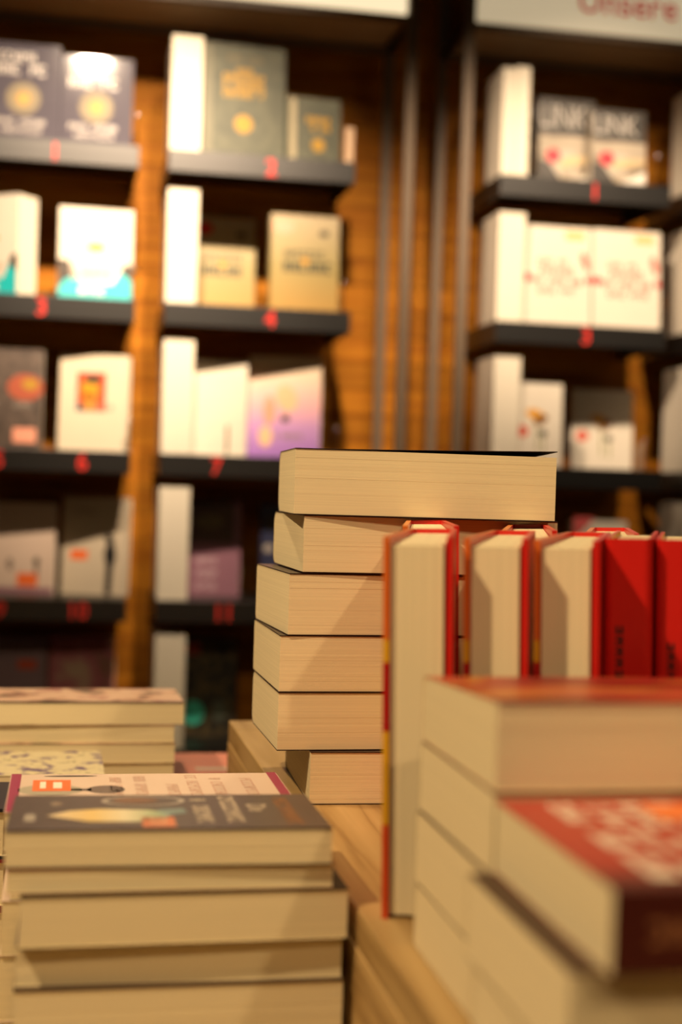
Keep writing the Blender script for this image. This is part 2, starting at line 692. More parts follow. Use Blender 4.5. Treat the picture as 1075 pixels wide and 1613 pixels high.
def upright_pair(x0, x1, zt, where, n=2, h=20.3, depth=12.8, first_y=YF + 0.5, jit=True):
    """fore-edges facing the room: pale, seen end-on at the shelf's left end"""
    st = (x1 - x0) / n
    names = ['only', '', ''] if n == 1 else ['left', 'right']
    for k in range(n):
        hh = h - (0.35 * (n - 1 - k) if jit else 0)
        T = st - 0.16
        xr = x0 + st * (k + 1) - 0.055
        Book('upright_book', ('pale upright book, page edges outward, %s' % where) if n == 1 else ('%s of two pale upright books, %s' % (names[k], where)),
             hh, depth - 0.4 * ((k + 1) % 2), T, M_cov_white, place(xr, first_y + 0.25 * (n - 1 - k), zt + hh / 2 + 0.02, STAND_FORE),
             pages=M_page_w, group='pale books standing page edges out', seed=k)


def face_book(label, x0, x1, h, zt, cover, y=257.2, lean=-5.0, yaw=0.0, T=2.2, hard=False, name='book', group=None, pages=None):
    """front cover towards the room, leaning back a little"""
    D = x1 - x0
    # local origin: fore-edge (y=0), mid-height (x=0), back (z=0); base FACE_OUT puts the fore-edge at the right
    c = HARD if hard else 0.055
    M = Matrix.Translation(P((x0 + x1) / 2, y, zt)) @ Matrix.Rotation(rad(yaw), 4, 'Z') @ Matrix.Rotation(rad(lean), 4, 'X') \
        @ Matrix.Translation(Vector((D / 2 * S, (T + c) * S, (h / 2 + 0.03) * S))) @ FACE_OUT
    return Book(name, label, h, D, T, cover, M, hard=hard, group=group, pages=pages or M_page_w, r=0.15, levels=6)


def sticker(bk, u0, u1, v0, v1, m=None):
    s = bk.rect(u0, u1, v0, v1, m or M_orange, 'sticker', 2)
    return s


for col, rows in (('M', 5), ('R', 4), ('Q', 4)):
    for i in range(rows):
        x0 = {'M': 16.5, 'R': 77.9, 'Q': 117.0}[col]
        upright_pair(x0, x0 + (5.2 if col == 'R' else 5.5), ZS[i], '%s row, %s' % (ROWN[i], cols[col][2]), n=2 if (col == 'R' and i == 0) else 1)

# --- row 1
M_slate = mat('slate_blue_glossy_cover', (0.10, 0.092, 0.115), 0.075, 0.28, 0.1)
M_gold = mat('gold_print', (0.42, 0.24, 0.025), 0.45, 0.3, 0.15)
M_golddim = mat('dull_gold_print', (0.17, 0.13, 0.06), 0.45, 0.3, 0.2)
M_palegrey = mat('pale_grey_print', (0.40, 0.36, 0.32), 0.35, 0.4, 0.05)
for (lab, x0, x1, h, yy) in (('glossy slate-blue book with gold emblem, left of its twin on the number 1 shelf', -15.2, -3.1, 17.1, 257.0),
                             ('glossy slate-blue book with gold emblem, beside the wood column on the number 1 shelf', -2.6, 9.6, 15.8, 257.2)):
    bk = face_book(lab, x0, x1, h, ZS[0], M_slate, y=yy, T=2.4, hard=True, lean=-3.4, group='slate-blue books with gold emblem')
    D = x1 - x0
    bk.scribble(1.6, D - 3.2, h - 3.3, 1.7, M_palegrey, seed=3)
    bk.scribble(1.2, D - 1.0, h - 5.6, 1.9, M_palegrey, seed=4)
    bk.ell(D / 2, h * 0.43, 3.0, 2.9, M_golddim, 'cover_emblem')
    bk.ell(D / 2, h * 0.43, 1.3, 1.3, M_gold, 'cover_emblem', 2)
    bk.scribble(1.4, D - 1.2, 2.6, 1.1, M_palegrey, seed=5)
    bk.scribble(2.4, D - 2.4, 1.2, 0.9, M_palegrey, seed=6)

M_sage = ramp_mat('sage_grey_cloth_cover', [(0.3, (0.052, 0.058, 0.036)), (0.7, (0.095, 0.10, 0.06))], 0.55, (40, 40, 40))
bk = face_book('tall sage-grey book with gold title block and round gold seal', 22.5, 37.3, 20.6, ZS[0], M_sage, T=2.8, hard=True, yaw=4)
bk.scribble(4.4, 11.0, 17.3, 1.2, M_golddim, seed=8)
bk.scribble(6.0, 9.0, 15.3, 1.0, M_gold, seed=9, weight=0.4)
for k in range(3):
    bk.scribble(3.6, 11.4, 10.9 + k * 1.5, 1.25, M_gold, seed=10 + k, weight=0.36)
bk.ell(7.4, 6.0, 1.65, 1.65, M_gold, 'cover_seal')
bk.rect(0.3, 1.6, 0.3, 20.2, mat('sage_spine_band', (0.12, 0.115, 0.065), 0.5), 'spine_band')
bk = face_book('small sage-grey book with gold title beside the tall one', 38.0, 47.6, 11.9, ZS[0], M_sage, T=2.6, hard=True, yaw=4)
bk.scribble(3.4, 8.0, 7.2, 1.2, M_gold, seed=21, weight=0.4)
bk.scribble(3.4, 8.0, 5.7, 1.2, M_gold, seed=22, weight=0.4)
bk.ell(5.7, 3.2, 1.25, 1.25, M_gold, 'cover_seal')
bk.rect(0.3, 1.5, 0.3, 11.7, mat('pale_spine_band', (0.34, 0.29, 0.17), 0.4), 'spine_band')
o = MB().box(0, 1.6, 0, 0.2, 0, 6.4).build('pale_bookend', mat('lit_bookend_cream', (0.62, 0.42, 0.26), 0.5), None, P(48.3, 255.6, ZS[0] + 0.02), bevel=0.08)  # bookend in plain cream, its lit paleness put into the colour
tag(o, 'small narrow bookend, lit cream tone painted on, right end of the number 2 shelf', 'card')

# LINK books, three copies
M_link = ramp_mat('grey_stone_photo_cover', [(0.30, (0.05, 0.045, 0.04)), (0.46, (0.34, 0.28, 0.20)), (0.6, (0.50, 0.45, 0.38))], 0.4, (16, 30, 30), axis=None, detail=3)
M_linkdark = mat('charcoal_print', (0.055, 0.05, 0.045), 0.4, 0.5, 0.15)
M_sand = mat('sand_print', (0.62, 0.47, 0.26), 0.45, 0.4, 0.2)
M_silver = mat('silver_grey_print', (0.55, 0.52, 0.48), 0.35, 0.5, 0.06)
M_dot = mat('crimson_dot_print', (0.62, 0.03, 0.05), 0.4, 0.5, 0.06)
for (lab, x0, x1, h, yy) in (('charcoal LINK book mostly hidden behind the pale upright books', 79.5, 90.6, 17.0, 268.0),
                             ('charcoal LINK book with red dot, left of its twin', 87.2, 98.6, 17.0, 261.4),
                             ('charcoal LINK book with red dot, right twin in front', 96.4, 107.2, 14.4, 257.0)):
    bk = face_book(lab, x0, x1, h, ZS[0], M_link, y=yy, T=2.2, lean=-4, group='LINK books')
    D = x1 - x0
    bk.rect(0, D, h * 0.58, h, M_linkdark)
    bk.text('LINK', 0.4, h * 0.67, h * 0.26, M_silver, layer=2, width=D - 2.0, bold=0.0)
    bk.poly([(0, h * .36), (D * .5, h * .42), (D, h * .33), (D, h * .58), (0, h * .56)], mat('pale_cliff_print', (0.42, 0.36, 0.28), 0.5, 0.4, 0.2), layer=2)
    bk.poly([(D * .3, h * .20), (D, h * .30), (D, h * .36), (D * .5, h * .34)], M_sand, layer=3)
    bk.poly([(0, h * .02), (D * .45, h * .02), (D * .2, h * .26), (0, h * .3)], M_linkdark, layer=3)
    bk.poly([(D * .55, h * .02), (D, h * .02), (D, h * .2)], M_white, layer=3)
    bk.ell(3.0, h * .34, 1.45, 1.4, M_dot, 'cover_dot', 4)

# --- row 2
M_taupe0 = mat('grey_taupe_print', (0.36, 0.30, 0.24), 0.5, 0.4, 0.1)
M_aqua = mat('aqua_print', (0.02, 0.52, 0.55), 0.45, 0.5, 0.12)
M_char = mat('dark_brown_print', (0.05, 0.035, 0.025), 0.5, 0.4, 0.1)
M_yel = mat('amber_yellow_print', (0.62, 0.30, 0.008), 0.45, 0.5, 0.08)
M_salmon = mat('salmon_print', (0.85, 0.36, 0.24), 0.45, 0.5, 0.08)
for (lab, x0, x1, h, yy, yw) in (('white book with aqua foot, cut by the left picture edge on the number 3 shelf', -20.1, -8.1, 17.6, 259.7, -38),
                                 ('white book with aqua foot and yellow mark beside the wood column', -2.3, 10.7, 16.3, 257.0, 2)):
    bk = face_book(lab, x0, x1, h, ZS[1], M_cov_white, y=yy, T=5.0 if yw < -10 else 3.0, yaw=yw, lean=-4 if yw > -10 else 0, group='white books with aqua foot')
    D = x1 - x0
    bk.ell(D * .5, h * .57, 1.6, 0.8, M_yel, 'cover_mark')
    bk.poly([(0, 0), (D, 0), (D, h * .40), (0, h * .42)], M_char)
    bk.poly([(0.05, 0.1), (D - .05, 0.1), (D - .05, h * .22), (D * .84, h * .31), (D * .70, h * .24), (D * .3, h * .24), (D * .12, h * .22), (.05, h * .12)], M_aqua, layer=2)
    bk.poly([(D * .05, h * .43), (D * .14, h * .40), (D * .30, h * .17), (D * .74, h * .17), (D * .90, h * .40), (D * .96, h * .43)], M_cov_white, layer=3)
    bk.poly([(D * .14, h * .38), (D * .18, h * .20), (D * .24, h * .20), (D * .2, h * .38)], M_taupe0, layer=3)
    bk.scribble(D * .32, D * .74, h * .25, 1.1, M_salmon, seed=31, layer=4, weight=.3)
    bk.scribble(D * .28, D * .76, h * .05, 1.2, M_white, seed=32, layer=4, weight=.3)

M_khaki = ramp_mat('khaki_gold_cover', [(0.0, (0.42, 0.25, 0.055)), (0.45, (0.33, 0.26, 0.085)), (1.0, (0.42, 0.34, 0.20))], 0.45, axis=(0, -8.5, 8.5))
M_ink = mat('dark_olive_print', (0.045, 0.045, 0.025), 0.5, 0.4, 0.1)
for (lab, x0, x1, h, yy, yw) in (('khaki book with dark title standing back in shadow', 22.1, 34.4, 18.8, 270.6, 0),
                                 ('khaki book with dark title at the right end of its shelf', 35.6, 48.2, 17.6, 257.0, 1)):
    bk = face_book(lab, x0, x1, h, ZS[1], M_khaki, y=yy, T=2.8, yaw=yw, lean=-4, group='khaki books with dark title')
    D = x1 - x0
    bk.ell(2.3, h - 2.3, 1.9, 1.3, M_salmon if x0 > 30 else mat('red_badge_print', (0.6, 0.03, 0.02)), 'sticker', 2)
    bk.ell(D * .78, h - 3.2, 0.9, 0.6, M_ink, 'cover_mark')
    bk.scribble(D * .2, D * .85, h * .55, 1.4, M_ink, seed=41, weight=0.22)
    bk.scribble(D * .18, D * .9, h * .40, 2.0, M_ink, seed=42, weight=0.26)
    bk.ell(D * .5, h * .52, 0.7, 0.6, M_yel, 'cover_mark', 2)

M_rose = mat('rose_print', (0.60, 0.16, 0.13), 0.5, 0.4, 0.1)
M_taupe = mat('taupe_print', (0.26, 0.20, 0.16), 0.5, 0.4, 0.1)
M_edge = mat('red_flower_print', (0.62, 0.10, 0.10), 0.5, 0.4, 0.15)
for (lab, x0, x1, h, yy) in (('white book with rose lettering beside the pale upright books', 83.6, 97.1, 18.8, 257.0),
                             ('white book with rose lettering at the right end of its shelf', 97.6, 111.2, 18.9, 257.0)):
    bk = face_book(lab, x0, x1, h, ZS[1], M_cov_white, y=yy, T=3.2, lean=-4, group='white books with rose lettering')
    D = x1 - x0
    bk.scribble(3.0, D - 4, h * .60, 1.3, M_taupe, seed=51, weight=.26)
    bk.scribble(2.2, D - 2.6, h * .50, 1.5, M_taupe, seed=52, weight=.26)
    bk.scribble(2.0, D - 1.8, h * .40, 1.4, M_rose, seed=53, weight=.26)
    bk.scribble(2.0, D - 2.4, h * .31, 1.2, M_rose, seed=54, weight=.26)
    bk.ell(0.8, h * .47, 1.2, .8, M_edge, layer=2)
    bk.ell(D - .6, h * .47, .6, .8, M_edge, layer=2)
    bk.ell(D - 1.2, h * .66, .7, 1.8, M_rose, layer=2, rot=0.3)
    sticker(bk, D * .62, D * .9, h - 2.4, h - .8, mat('pale_gold_badge', (0.75, 0.5, 0.2), 0.4))

# --- row 3
M_umber = ramp_mat('umber_cover', [(0.3, (0.045, 0.03, 0.022)), (0.7, (0.12, 0.085, 0.065))], 0.45, (50, 50, 50))
bk = face_book('dark umber book with coral sticker, left end of the third row', -16.6, -4.4, 17.6, ZS[2], M_umber, y=257.2, lean=-4)
bk.ell(9.2, 10.8, 3.2, 2.4, mat('rust_print', (0.36, 0.07, 0.025), 0.5), 'cover_art', 1)
bk.ell(10.0, 11.4, 1.4, 1.0, M_gold, 'cover_art', 2)
bk.scribble(2, 11, 7.2, 1.0, M_palegrey, seed=60, weight=.1, fill=.5)
sticker(bk, 7.2, 11.2, 1.0, 3.6, M_salmon)
M_cream = mat('cream_cover', (0.66, 0.58, 0.44), 0.5, 0.4, 0.04)
bk = face_book('cream book with a red and yellow portrait picture', -1.8, 10.7, 17.4, ZS[2], M_cream, y=260.5, lean=-3, yaw=-11)
bk.rect(3.2, 8.4, 7.2, 14.2, mat('vermilion_print', (0.62, 0.07, 0.02), 0.5), 'cover_picture')
bk.ell(5.6, 11.2, 1.5, 2.3, M_yel, 'cover_picture', 2)
bk.poly([(4.2, 7.4), (7.0, 7.4), (6.6, 10.6), (4.5, 10.6)], mat('ochre_print', (0.62, 0.26, 0.03), .5), 'cover_picture', 2)
bk.poly([(3.2, 7.2), (5.0, 7.2), (3.9, 8.8), (3.2, 8.8)], mat('deep_blue_print', (0.03, 0.05, 0.09), .5), 'cover_picture', 3)
bk.ell(6.1, 13.0, 1.7, .8, M_ink, 'cover_picture', 3)
bk.scribble(6.0, 10.2, 7.4, 1.0, M_rose, seed=61, layer=3)
bk = face_book('plain white book with a thin dark vertical line', 22.2, 32.4, 17.6, ZS[2], M_cov_white, y=262.0, lean=-3, yaw=-12, T=2.4)
bk.rect(6.6, 7.1, 0.4, 5.6, M_ink, 'cover_mark')
M_lilac = ramp_mat('pink_to_violet_cover', [(0.0, (0.34, 0.16, 0.55)), (0.3, (0.55, 0.30, 0.62)), (0.5, (0.85, 0.45, 0.50)), (0.8, (0.84, 0.66, 0.50)), (1.0, (0.80, 0.70, 0.50))], 0.45, axis=(0, -9.2, 9.2))
bk = face_book('pink to violet book with orange figures', 32.8, 46.3, 19.0, ZS[2], M_lilac, y=262.4, lean=-3, yaw=-13, T=2.4)
bk.ell(4.0, 8.8, 1.1, 2.8, M_salmon, 'cover_art')
bk.ell(3.4, 4.0, 1.3, 2.0, mat('peach_print', (0.85, 0.52, 0.30), .5), 'cover_art', 2)
bk.ell(7.2, 11.2, 1.9, 2.6, mat('peach_print', (0.85, 0.52, 0.30), .5), 'cover_art', 1, rot=0.4)
bk.ell(7.0, 7.4, .8, .7, M_ink, 'cover_art', 3)
bk.scribble(5.0, 10.4, 3.6, 1.0, M_taupe, seed=63)
M_petal = mat('amber_petal_print', (0.72, 0.34, 0.03), 0.5, 0.4, 0.1)
for (lab, x0, x1, h, yy, yw) in (('white book with amber flowers next to the pale upright books', 82.9, 92.3, 15.8, 257.2, 0),
                                 ('white book with amber flowers, upper part in shade', 99.6, 112.0, 16.2, 270.8, -4)):
    bk = face_book(lab, x0, x1, h, ZS[2], M_cov_white, y=yy, T=2.2, lean=-3, yaw=yw, group='white books with amber flowers')
    D = x1 - x0
    bk.ell(D * .45, h * .62, 2.0, 1.0, M_petal, 'cover_art', 1, rot=-.3)
    bk.ell(D * .55, h * .56, 1.6, .8, mat('brown_print', (0.22, 0.09, 0.02), .5), 'cover_art', 2, rot=.5)
    bk.ell(D * .16, h * .42, 1.3, 1.1, mat('red_poppy_print', (0.66, 0.09, 0.05), .5), 'cover_art', 1)
    bk.ell(D * .6, h * .40, .8, .7, M_ink, 'cover_art', 2)
    bk.rect(D * .47, D * .50, h * .18, h * .55, mat('stem_green_print', (0.28, 0.30, 0.10), .5), 'cover_art', 1)
    bk.rect(D * .60, D * .63, h * .16, h * .40, mat('stem_green_print', (0.28, 0.30, 0.10), .5), 'cover_art', 1)

# --- row 4
M_blush = mat('blush_cover', (0.66, 0.52, 0.42), 0.5, 0.4, 0.05)
bk = face_book('blush book with small figures and an orange sticker', -13.8, -1.6, 16.6, ZS[3], M_blush, y=264.5, lean=-3, yaw=-6)
bk.ell(9.0, 6.0, .55, .7, M_ink, 'cover_art')
bk.rect(8.6, 9.4, 2.6, 5.4, M_taupe, 'cover_art')
bk.ell(4.2, 5.4, .6, 1.2, M_taupe, 'cover_art')
bk.rect(.2, 12.0, .1, 1.2, mat('mauve_print', (0.28, 0.13, 0.18), .5), 'cover_art')
sticker(bk, 5.6, 9.2, 1.4, 3.8)
bk = face_book('stone-grey book with a dark standing figure', -.6, 11.5, 18.0, ZS[3], mat('stone_cover', (0.56, 0.48, 0.36), .5, .4, .05), y=265.0, lean=-3, yaw=-16)
bk.poly([(8.2, .2), (9.4, .2), (9.6, 5.0), (10.2, 7.2), (9.5, 10.6), (8.6, 11.6), (7.8, 10.8), (8.4, 9.4), (7.8, 7.6), (8.3, 5.4)], M_black, 'cover_art')
bk.scribble(2, 7, 14.6, 1.4, M_taupe, seed=71, weight=.12)
sticker(bk, 1.6, 4.8, 6.4, 8.2)
M_plum = mat('plum_cover', (0.26, 0.12, 0.17), .5, .4, .08)
bk = face_book('plum book with pale lettering and dark ornamented top', 22.2, 32.7, 18.0, ZS[3], M_plum, y=267.0, lean=-3, yaw=-8)
bk.rect(.1, 9.2, 10.0, 18.1, mat('dark_brown_cover', (0.075, 0.035, 0.02), .5), 'cover_panel')
bk.ell(4.6, 14.0, 2.8, 1.3, M_golddim, 'cover_art', 2)
for k in range(3):
    bk.scribble(2.4, 7.0, 1.2 + k * 2.4, 1.3, mat('pale_mauve_print', (0.50, 0.36, 0.40), .5), seed=75 + k)
bk = face_book('navy book with pale figures beside the plum book', 36.2, 47.6, 17.6, ZS[3], mat('navy_cover', (0.02, 0.025, 0.075), .5), y=263.0, lean=-3)
bk.ell(1.6, 14.0, 1.0, 1.6, M_char, 'cover_art')
bk.ell(1.4, 9.4, 1.0, .8, M_palegrey, 'cover_art')
bk.ell(1.2, 2.6, 1.3, 1.2, mat('dusky_rose_print', (0.34, 0.16, 0.14), .5), 'cover_art')
bk = face_book('white book with red corner rising behind the red standing books', 95.8, 106.6, 16.4, ZS[3], M_cov_white, y=258.0, lean=-3)
bk.poly([(0, 12.6), (4.4, 17.0), (0, 17.0)], M_edge, 'cover_art')
bk.rect(4.8, 10.0, 9.5, 11.0, M_edge, 'cover_art')

# --- row 5
bk = face_book('dusky violet book with a red sticker in the lowest row', -14.0, -2.7, 18.3, ZS[4], mat('dusky_violet_cover', (0.30, 0.20, 0.25), .5), y=268.5, lean=-3, yaw=-4)
sticker(bk, 6.2, 9.6, 12.4, 14.2, mat('dark_red_badge', (0.70, 0.10, 0.04), .5))
bk = face_book('brown and rose book in the lowest row beside the wood column', -2.2, 9.9, 18.6, ZS[4],
               ramp_mat('brown_rose_cover', [(0.35, (0.30, 0.15, 0.11)), (0.55, (0.50, 0.14, 0.20)), (0.7, (0.62, 0.45, 0.34))], .5, (14, 14, 14)), y=268.5, lean=-3, yaw=-5)
bk = face_book('black book with gold pattern and a teal glow at its foot', 22.2, 33.0, 18.4, ZS[4],
               ramp_mat('black_gold_cover', [(0.45, (0.018, 0.016, 0.012)), (0.62, (0.12, 0.085, 0.03))], .5, (60, 60, 60)), y=268.5, lean=-3, yaw=-3)
bk.ell(2.6, 4.4, 2.2, 2.3, mat('teal_print', (0.05, 0.55, 0.42), .45), 'cover_art')
bk.ell(7.6, 4.8, 1.4, 2.0, mat('grey_teal_print', (0.10, 0.12, 0.09), .45), 'cover_art')
sticker(bk, .6, 3.8, 15.4, 17.6, mat('dark_red_badge', (0.70, 0.10, 0.04), .5))

# --- small clear bookends at the right ends of the shelves
m, nt, b = _nt('polished_steel')
b.inputs['Base Color'].default_value = (0.75, 0.72, 0.66, 1)
b.inputs['Metallic'].default_value = 1.0
b.inputs['Roughness'].default_value = 0.22
M_steel = m


def ball_mesh(r):
    bm = bmesh.new()
    bmesh.ops.create_uvsphere(bm, u_segments=16, v_segments=10, radius=r * S)
    me = bpy.data.meshes.new('glint_ball')
    bm.to_mesh(me)
    bm.free()
    for p in me.polygons:
        p.use_smooth = True
    return me


for lab, x, i in (('clear bookend on the number 1 shelf beside the wood column', 10.6, 0), ('clear bookend at the right end of the leftmost number 3 shelf', 10.9, 1),
                  ('clear bookend beside the cream portrait book', 10.9, 2), ('clear bookend beside the right-hand khaki book', 48.75, 1),
                  ('clear bookend beside the pink to violet book', 48.5, 2), ('clear bookend beside the right-hand LINK book', 108.9, 0),
                  ('clear bookend beside the shaded book with amber flowers', 108.2, 2)):
    root = empty('bookend', Matrix.Translation(P(x, 255.6, ZS[i])))
    tag(root, lab, 'bookend', 'clear bookends')
    MB().box(-0.1, 0.1, 0, 3.4 if i == 2 else 9.0, 0.02, 5.2).build('upright_plate', M_acrylic, root, bevel=0.05)
    link('glint_ball', ball_mesh(0.42), M_steel, root, (0, 0, 5.55 * S))  # added ball, put there to catch a lamp glint

# ================================================================== DISPLAY TABLE
TT = -43.0      # low table top
RT = -24.2      # top of the raised wooden platform
root = empty('display_table', Matrix.Translation(P(0, 100, -110)))
tag(root, 'low oak display table carrying all the book stacks', 'table')
MB().box(-62, 92, -68, 74, 63.2, 67.0).build('table_top', M_oak, root, bevel=0.2)
for px in (-58, 82):
    for py in (-64, 64):
        MB().box(px, px + 6, py, py + 6, 0, 63.2).build('leg', M_oak, root, bevel=0.2)
for py in (-62.5, 66):
    MB().box(-52, 82, py, py + 2.4, 54, 63.2).build('apron', M_oak, root)

RX = 17.2
root = empty('wooden_platform', Matrix.Translation(P(RX, 34, TT)))
tag(root, 'raised oak platform box under the tall stack and the standing red books', 'platform')
hgt = RT - TT
LX = 66.0
MB().box(0.06, LX, 0.05, 106.2, hgt - 2.2, hgt).build('top_board', M_oak, root, bevel=0.1)
MB().box(0.06, LX, 106.25, 112.0, hgt - 2.2, hgt).build('top_end_board', M_oak, root, bevel=0.1)
MB().box(0, 2.0, 0, 112.0, 0.02, hgt - 2.23).build('side_board', M_oak, root, bevel=0.08)
MB().box(LX - 2.0, LX, 0, 112.0, 0.02, hgt - 2.23).build('side_board', M_oak, root, bevel=0.08)
MB().box(2.05, LX - 2.05, 0.1, 2.0, 0.02, hgt - 2.23).build('front_board', M_oak, root)
MB().box(2.05, LX - 2.05, 110.0, 111.9, 0.02, hgt - 2.23).build('back_board', M_oak, root)

# ------------------------------------------------------------------ tall paperback stack in the middle
M_cdark = mat('black_red_paperback_cover', (0.022, 0.010, 0.009), 0.35, 0.5, 0.1)


def lift_right(u, w):
    return 0.46 * max(0.0, u - 0.08) ** 1.2 * max(0.0, w) ** 1.4


def lift_small(u, w):
    return 0.10 * max(0.0, w - 0.3) * (0.4 + u)


# (left x, front y, thickness, depth, yaw, spine rounding, label)
cstack = [
    (19.0, 106.9, 3.93, 14.6, -1.6, 0.3, 'thick paperback at the bottom of the middle stack, set back to the right'),
    (16.45, 107.4, 4.36, 13.6, 0.8, 0.9, 'thick paperback, second from the bottom of the middle stack, overhanging the platform edge'),
    (16.45, 107.4, 4.25, 13.6, 0.9, 0.4, 'thick paperback, third from the bottom of the middle stack'),
    (17.0, 107.3, 4.62, 13.6, 3.0, 0.4, 'thick paperback, third from the top of the middle stack'),
    (18.0, 107.3, 4.30, 13.6, 1.4, 0.9, 'thick paperback, second from the top of the middle stack'),
    (17.15, 107.25, 4.98, 13.6, -3.4, 1.3, 'thickest paperback, topmost of the middle stack, with a black cover'),
]
z = RT
for i, (x0, y0, T, D, yaw, r, lab) in enumerate(cstack):
    W = 20.6
    c = 0.055
    M = Matrix.Translation(P(x0, y0, z + c + 0.01)) @ Matrix.Rotation(rad(yaw), 4, 'Z') @ Matrix.Translation(Vector((W / 2 * S, 0, 0)))
    Book('paperback', lab, W, D, T, M_cdark, M, r=r, levels=22, inside=M_cdark, lift=lift_right if i == 5 else (lift_small if i in (3,) else None),  # inside cover dark as well: shade beneath it put into the colour
         group='thick paperbacks in the middle stack', seed=i, Ts=T)
    z += T + 2 * c + 0.02 + (0.08 if i == 3 else 0)

# ------------------------------------------------------------------ standing red and yellow hardcovers
M_jacket = ramp_mat('orange_yellow_red_jacket', [(0.0, (0.62, 0.07, 0.015)), (0.25, (0.72, 0.38, 0.02)), (0.49, (0.42, 0.01, 0.01)), (0.67, (0.72, 0.38, 0.02)), (0.73, (0.66, 0.14, 0.02)), (1.0, (0.75, 0.22, 0.03))],
                    0.3, axis=(0, -10.9, 10.9), interp='CONSTANT')
M_flap = mat('red_jacket_flap', (0.58, 0.018, 0.012), 0.35, 0.5, 0.05)
M_jred = mat('red_jacket', (0.60, 0.014, 0.010), 0.32, 0.5, 0.05)
HB = 21.7
BD = 0.36
# (right front x, front y, yaw, page thickness, spine thickness, back cover gap, label)
sb = [(21.8, 77.2, -17.0, 3.0, 2.4, 0.16, 'red and yellow hardcover, leftmost of the front standing row, page edges outward'),
      (26.25, 77.3, -21.0, 2.75, 2.2, 0.14, 'red and yellow hardcover, second of the front standing row, page edges outward'),
      (30.55, 77.4, -25.0, 2.8, 2.2, 0.14, 'red and yellow hardcover, third of the front standing row, page edges outward'),
      (26.6, 93.2, -12.0, 2.9, 2.3, 0.14, 'red and yellow hardcover standing behind the leftmost one, only its top showing'),
      (33.9, 94.0, -17.0, 2.9, 2.3, 0.14, 'red and yellow hardcover standing behind the second one, only its top showing'),
      (40.2, 94.6, -20.0, 2.9, 2.3, 0.14, 'red and yellow hardcover standing behind the third one, only its top showing')]
for i, (xr, y0, yaw, T, Ts, opn, lab) in enumerate(sb):
    hb = HB if i < 3 else HB + (0.25, 0.1, 0.0)[i - 3]
    # the empty stands at the right front corner of the book
    M = Matrix.Translation(P(xr, y0, RT + hb / 2 + 0.05)) @ Matrix.Rotation(rad(-1.6), 4, 'Y') @ Matrix.Rotation(rad(yaw), 4, 'Z') @ Matrix.Translation(Vector((-(BD + opn) * S, 0, 0))) @ STAND_FORE
    Book('hardcover_book', lab, hb, 13.6, T, M_jacket, M, Ts=Ts, hard=True, board=BD, back_cover=M_jred,
         inside=M_flap, openf=0.06, openb=opn, group='standing red and yellow hardcovers', seed=i, sag=0.2)
for i, (xl, y0, yaw, lab) in enumerate([(32.15, 80.7, -25.0, 'red hardcover, fourth of the standing row, spine outward in shade'),
                                        (35.35, 80.5, -25.0, 'red hardcover, last of the standing row at the right edge, spine outward')]):
    D = 13.6
    # placed by the spine, which faces the room
    M = Matrix.Translation(P(xl, y0, RT + HB / 2 + 0.10)) @ Matrix.Rotation(rad(-1.6), 4, 'Y') @ Matrix.Rotation(rad(yaw), 4, 'Z') @ Matrix.Translation(Vector((HARD * S, D * S, 0))) @ STAND_SPINE
    bk = Book('hardcover_book', lab, HB, D, 2.3, M_jred, M, hard=True, inside=mat('yellow_jacket_flap', (0.72, 0.36, 0.03), .4), group='standing red spines outward', seed=10 + i)
    bk.spine_bars(-4.0, 5.8 - 1.0 * i, 0.45, 0.9, M_black, 15, seed=5)

# ------------------------------------------------------------------ near right: two stacks side by side
M_fire = ramp_mat('red_orange_cover', [(0.36, (0.16, 0.012, 0.01)), (0.48, (0.42, 0.03, 0.022)), (0.55, (0.60, 0.24, 0.04)), (0.60, (0.46, 0.045, 0.025)), (0.72, (0.62, 0.16, 0.07))], 0.35, (8, 26, 10), detail=1.5)
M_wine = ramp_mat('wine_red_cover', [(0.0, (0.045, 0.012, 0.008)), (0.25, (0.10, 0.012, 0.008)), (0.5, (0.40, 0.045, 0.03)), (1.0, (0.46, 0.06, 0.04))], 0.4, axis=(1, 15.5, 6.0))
M_brown = mat('dark_brown_cover_glossy', (0.05, 0.02, 0.012), 0.4, 0.5, 0.1)
s1 = [(18.95, 60.2, 3.30, M_brown, 'cream-edged paperback at the bottom of the near right stack'),
      (18.95, 60.4, 3.72, M_brown, 'cream-edged paperback, second from the bottom of the near right stack'),
      (19.05, 60.3, 3.55, M_brown, 'cream-edged paperback, third from the bottom of the near right stack'),
      (19.1, 60.4, 3.95, M_fire, 'paperback with a red and orange cover on top of the near right stack')]
z = RT
for i, (x0, y0, T, cv, lab) in enumerate(s1):
    W = 19.4
    M = place(x0 + W / 2, y0, z + 0.065, FLAT)
    bk = Book('paperback', lab, W, 13.2, T, cv, M, r=0.5, levels=12, Ts=3.35 if cv is M_fire else T, group='paperbacks in the near right stack', seed=20 + i)
    z += T + 0.13
# front stack
s2 = [(18.1, 47.0, 3.7, M_brown, FLAT, 'blurred paperback at the bottom of the nearest stack', 12.4),
      (17.9, 47.2, 3.55, M_brown, FLAT, 'paperback with a dark brown cover under the red one in the nearest stack', 12.9),
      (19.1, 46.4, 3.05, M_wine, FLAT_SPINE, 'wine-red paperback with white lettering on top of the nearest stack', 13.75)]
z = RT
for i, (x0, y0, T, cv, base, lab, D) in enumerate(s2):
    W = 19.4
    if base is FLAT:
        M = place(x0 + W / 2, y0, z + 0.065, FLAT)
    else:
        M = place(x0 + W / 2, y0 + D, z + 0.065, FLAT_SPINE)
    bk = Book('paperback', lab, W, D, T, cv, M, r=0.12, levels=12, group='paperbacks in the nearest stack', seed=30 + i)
    z += T + 0.13
M_lettw = mat('cream_lettering_print', (0.84, 0.70, 0.58), 0.4, 0.4, 0.05)
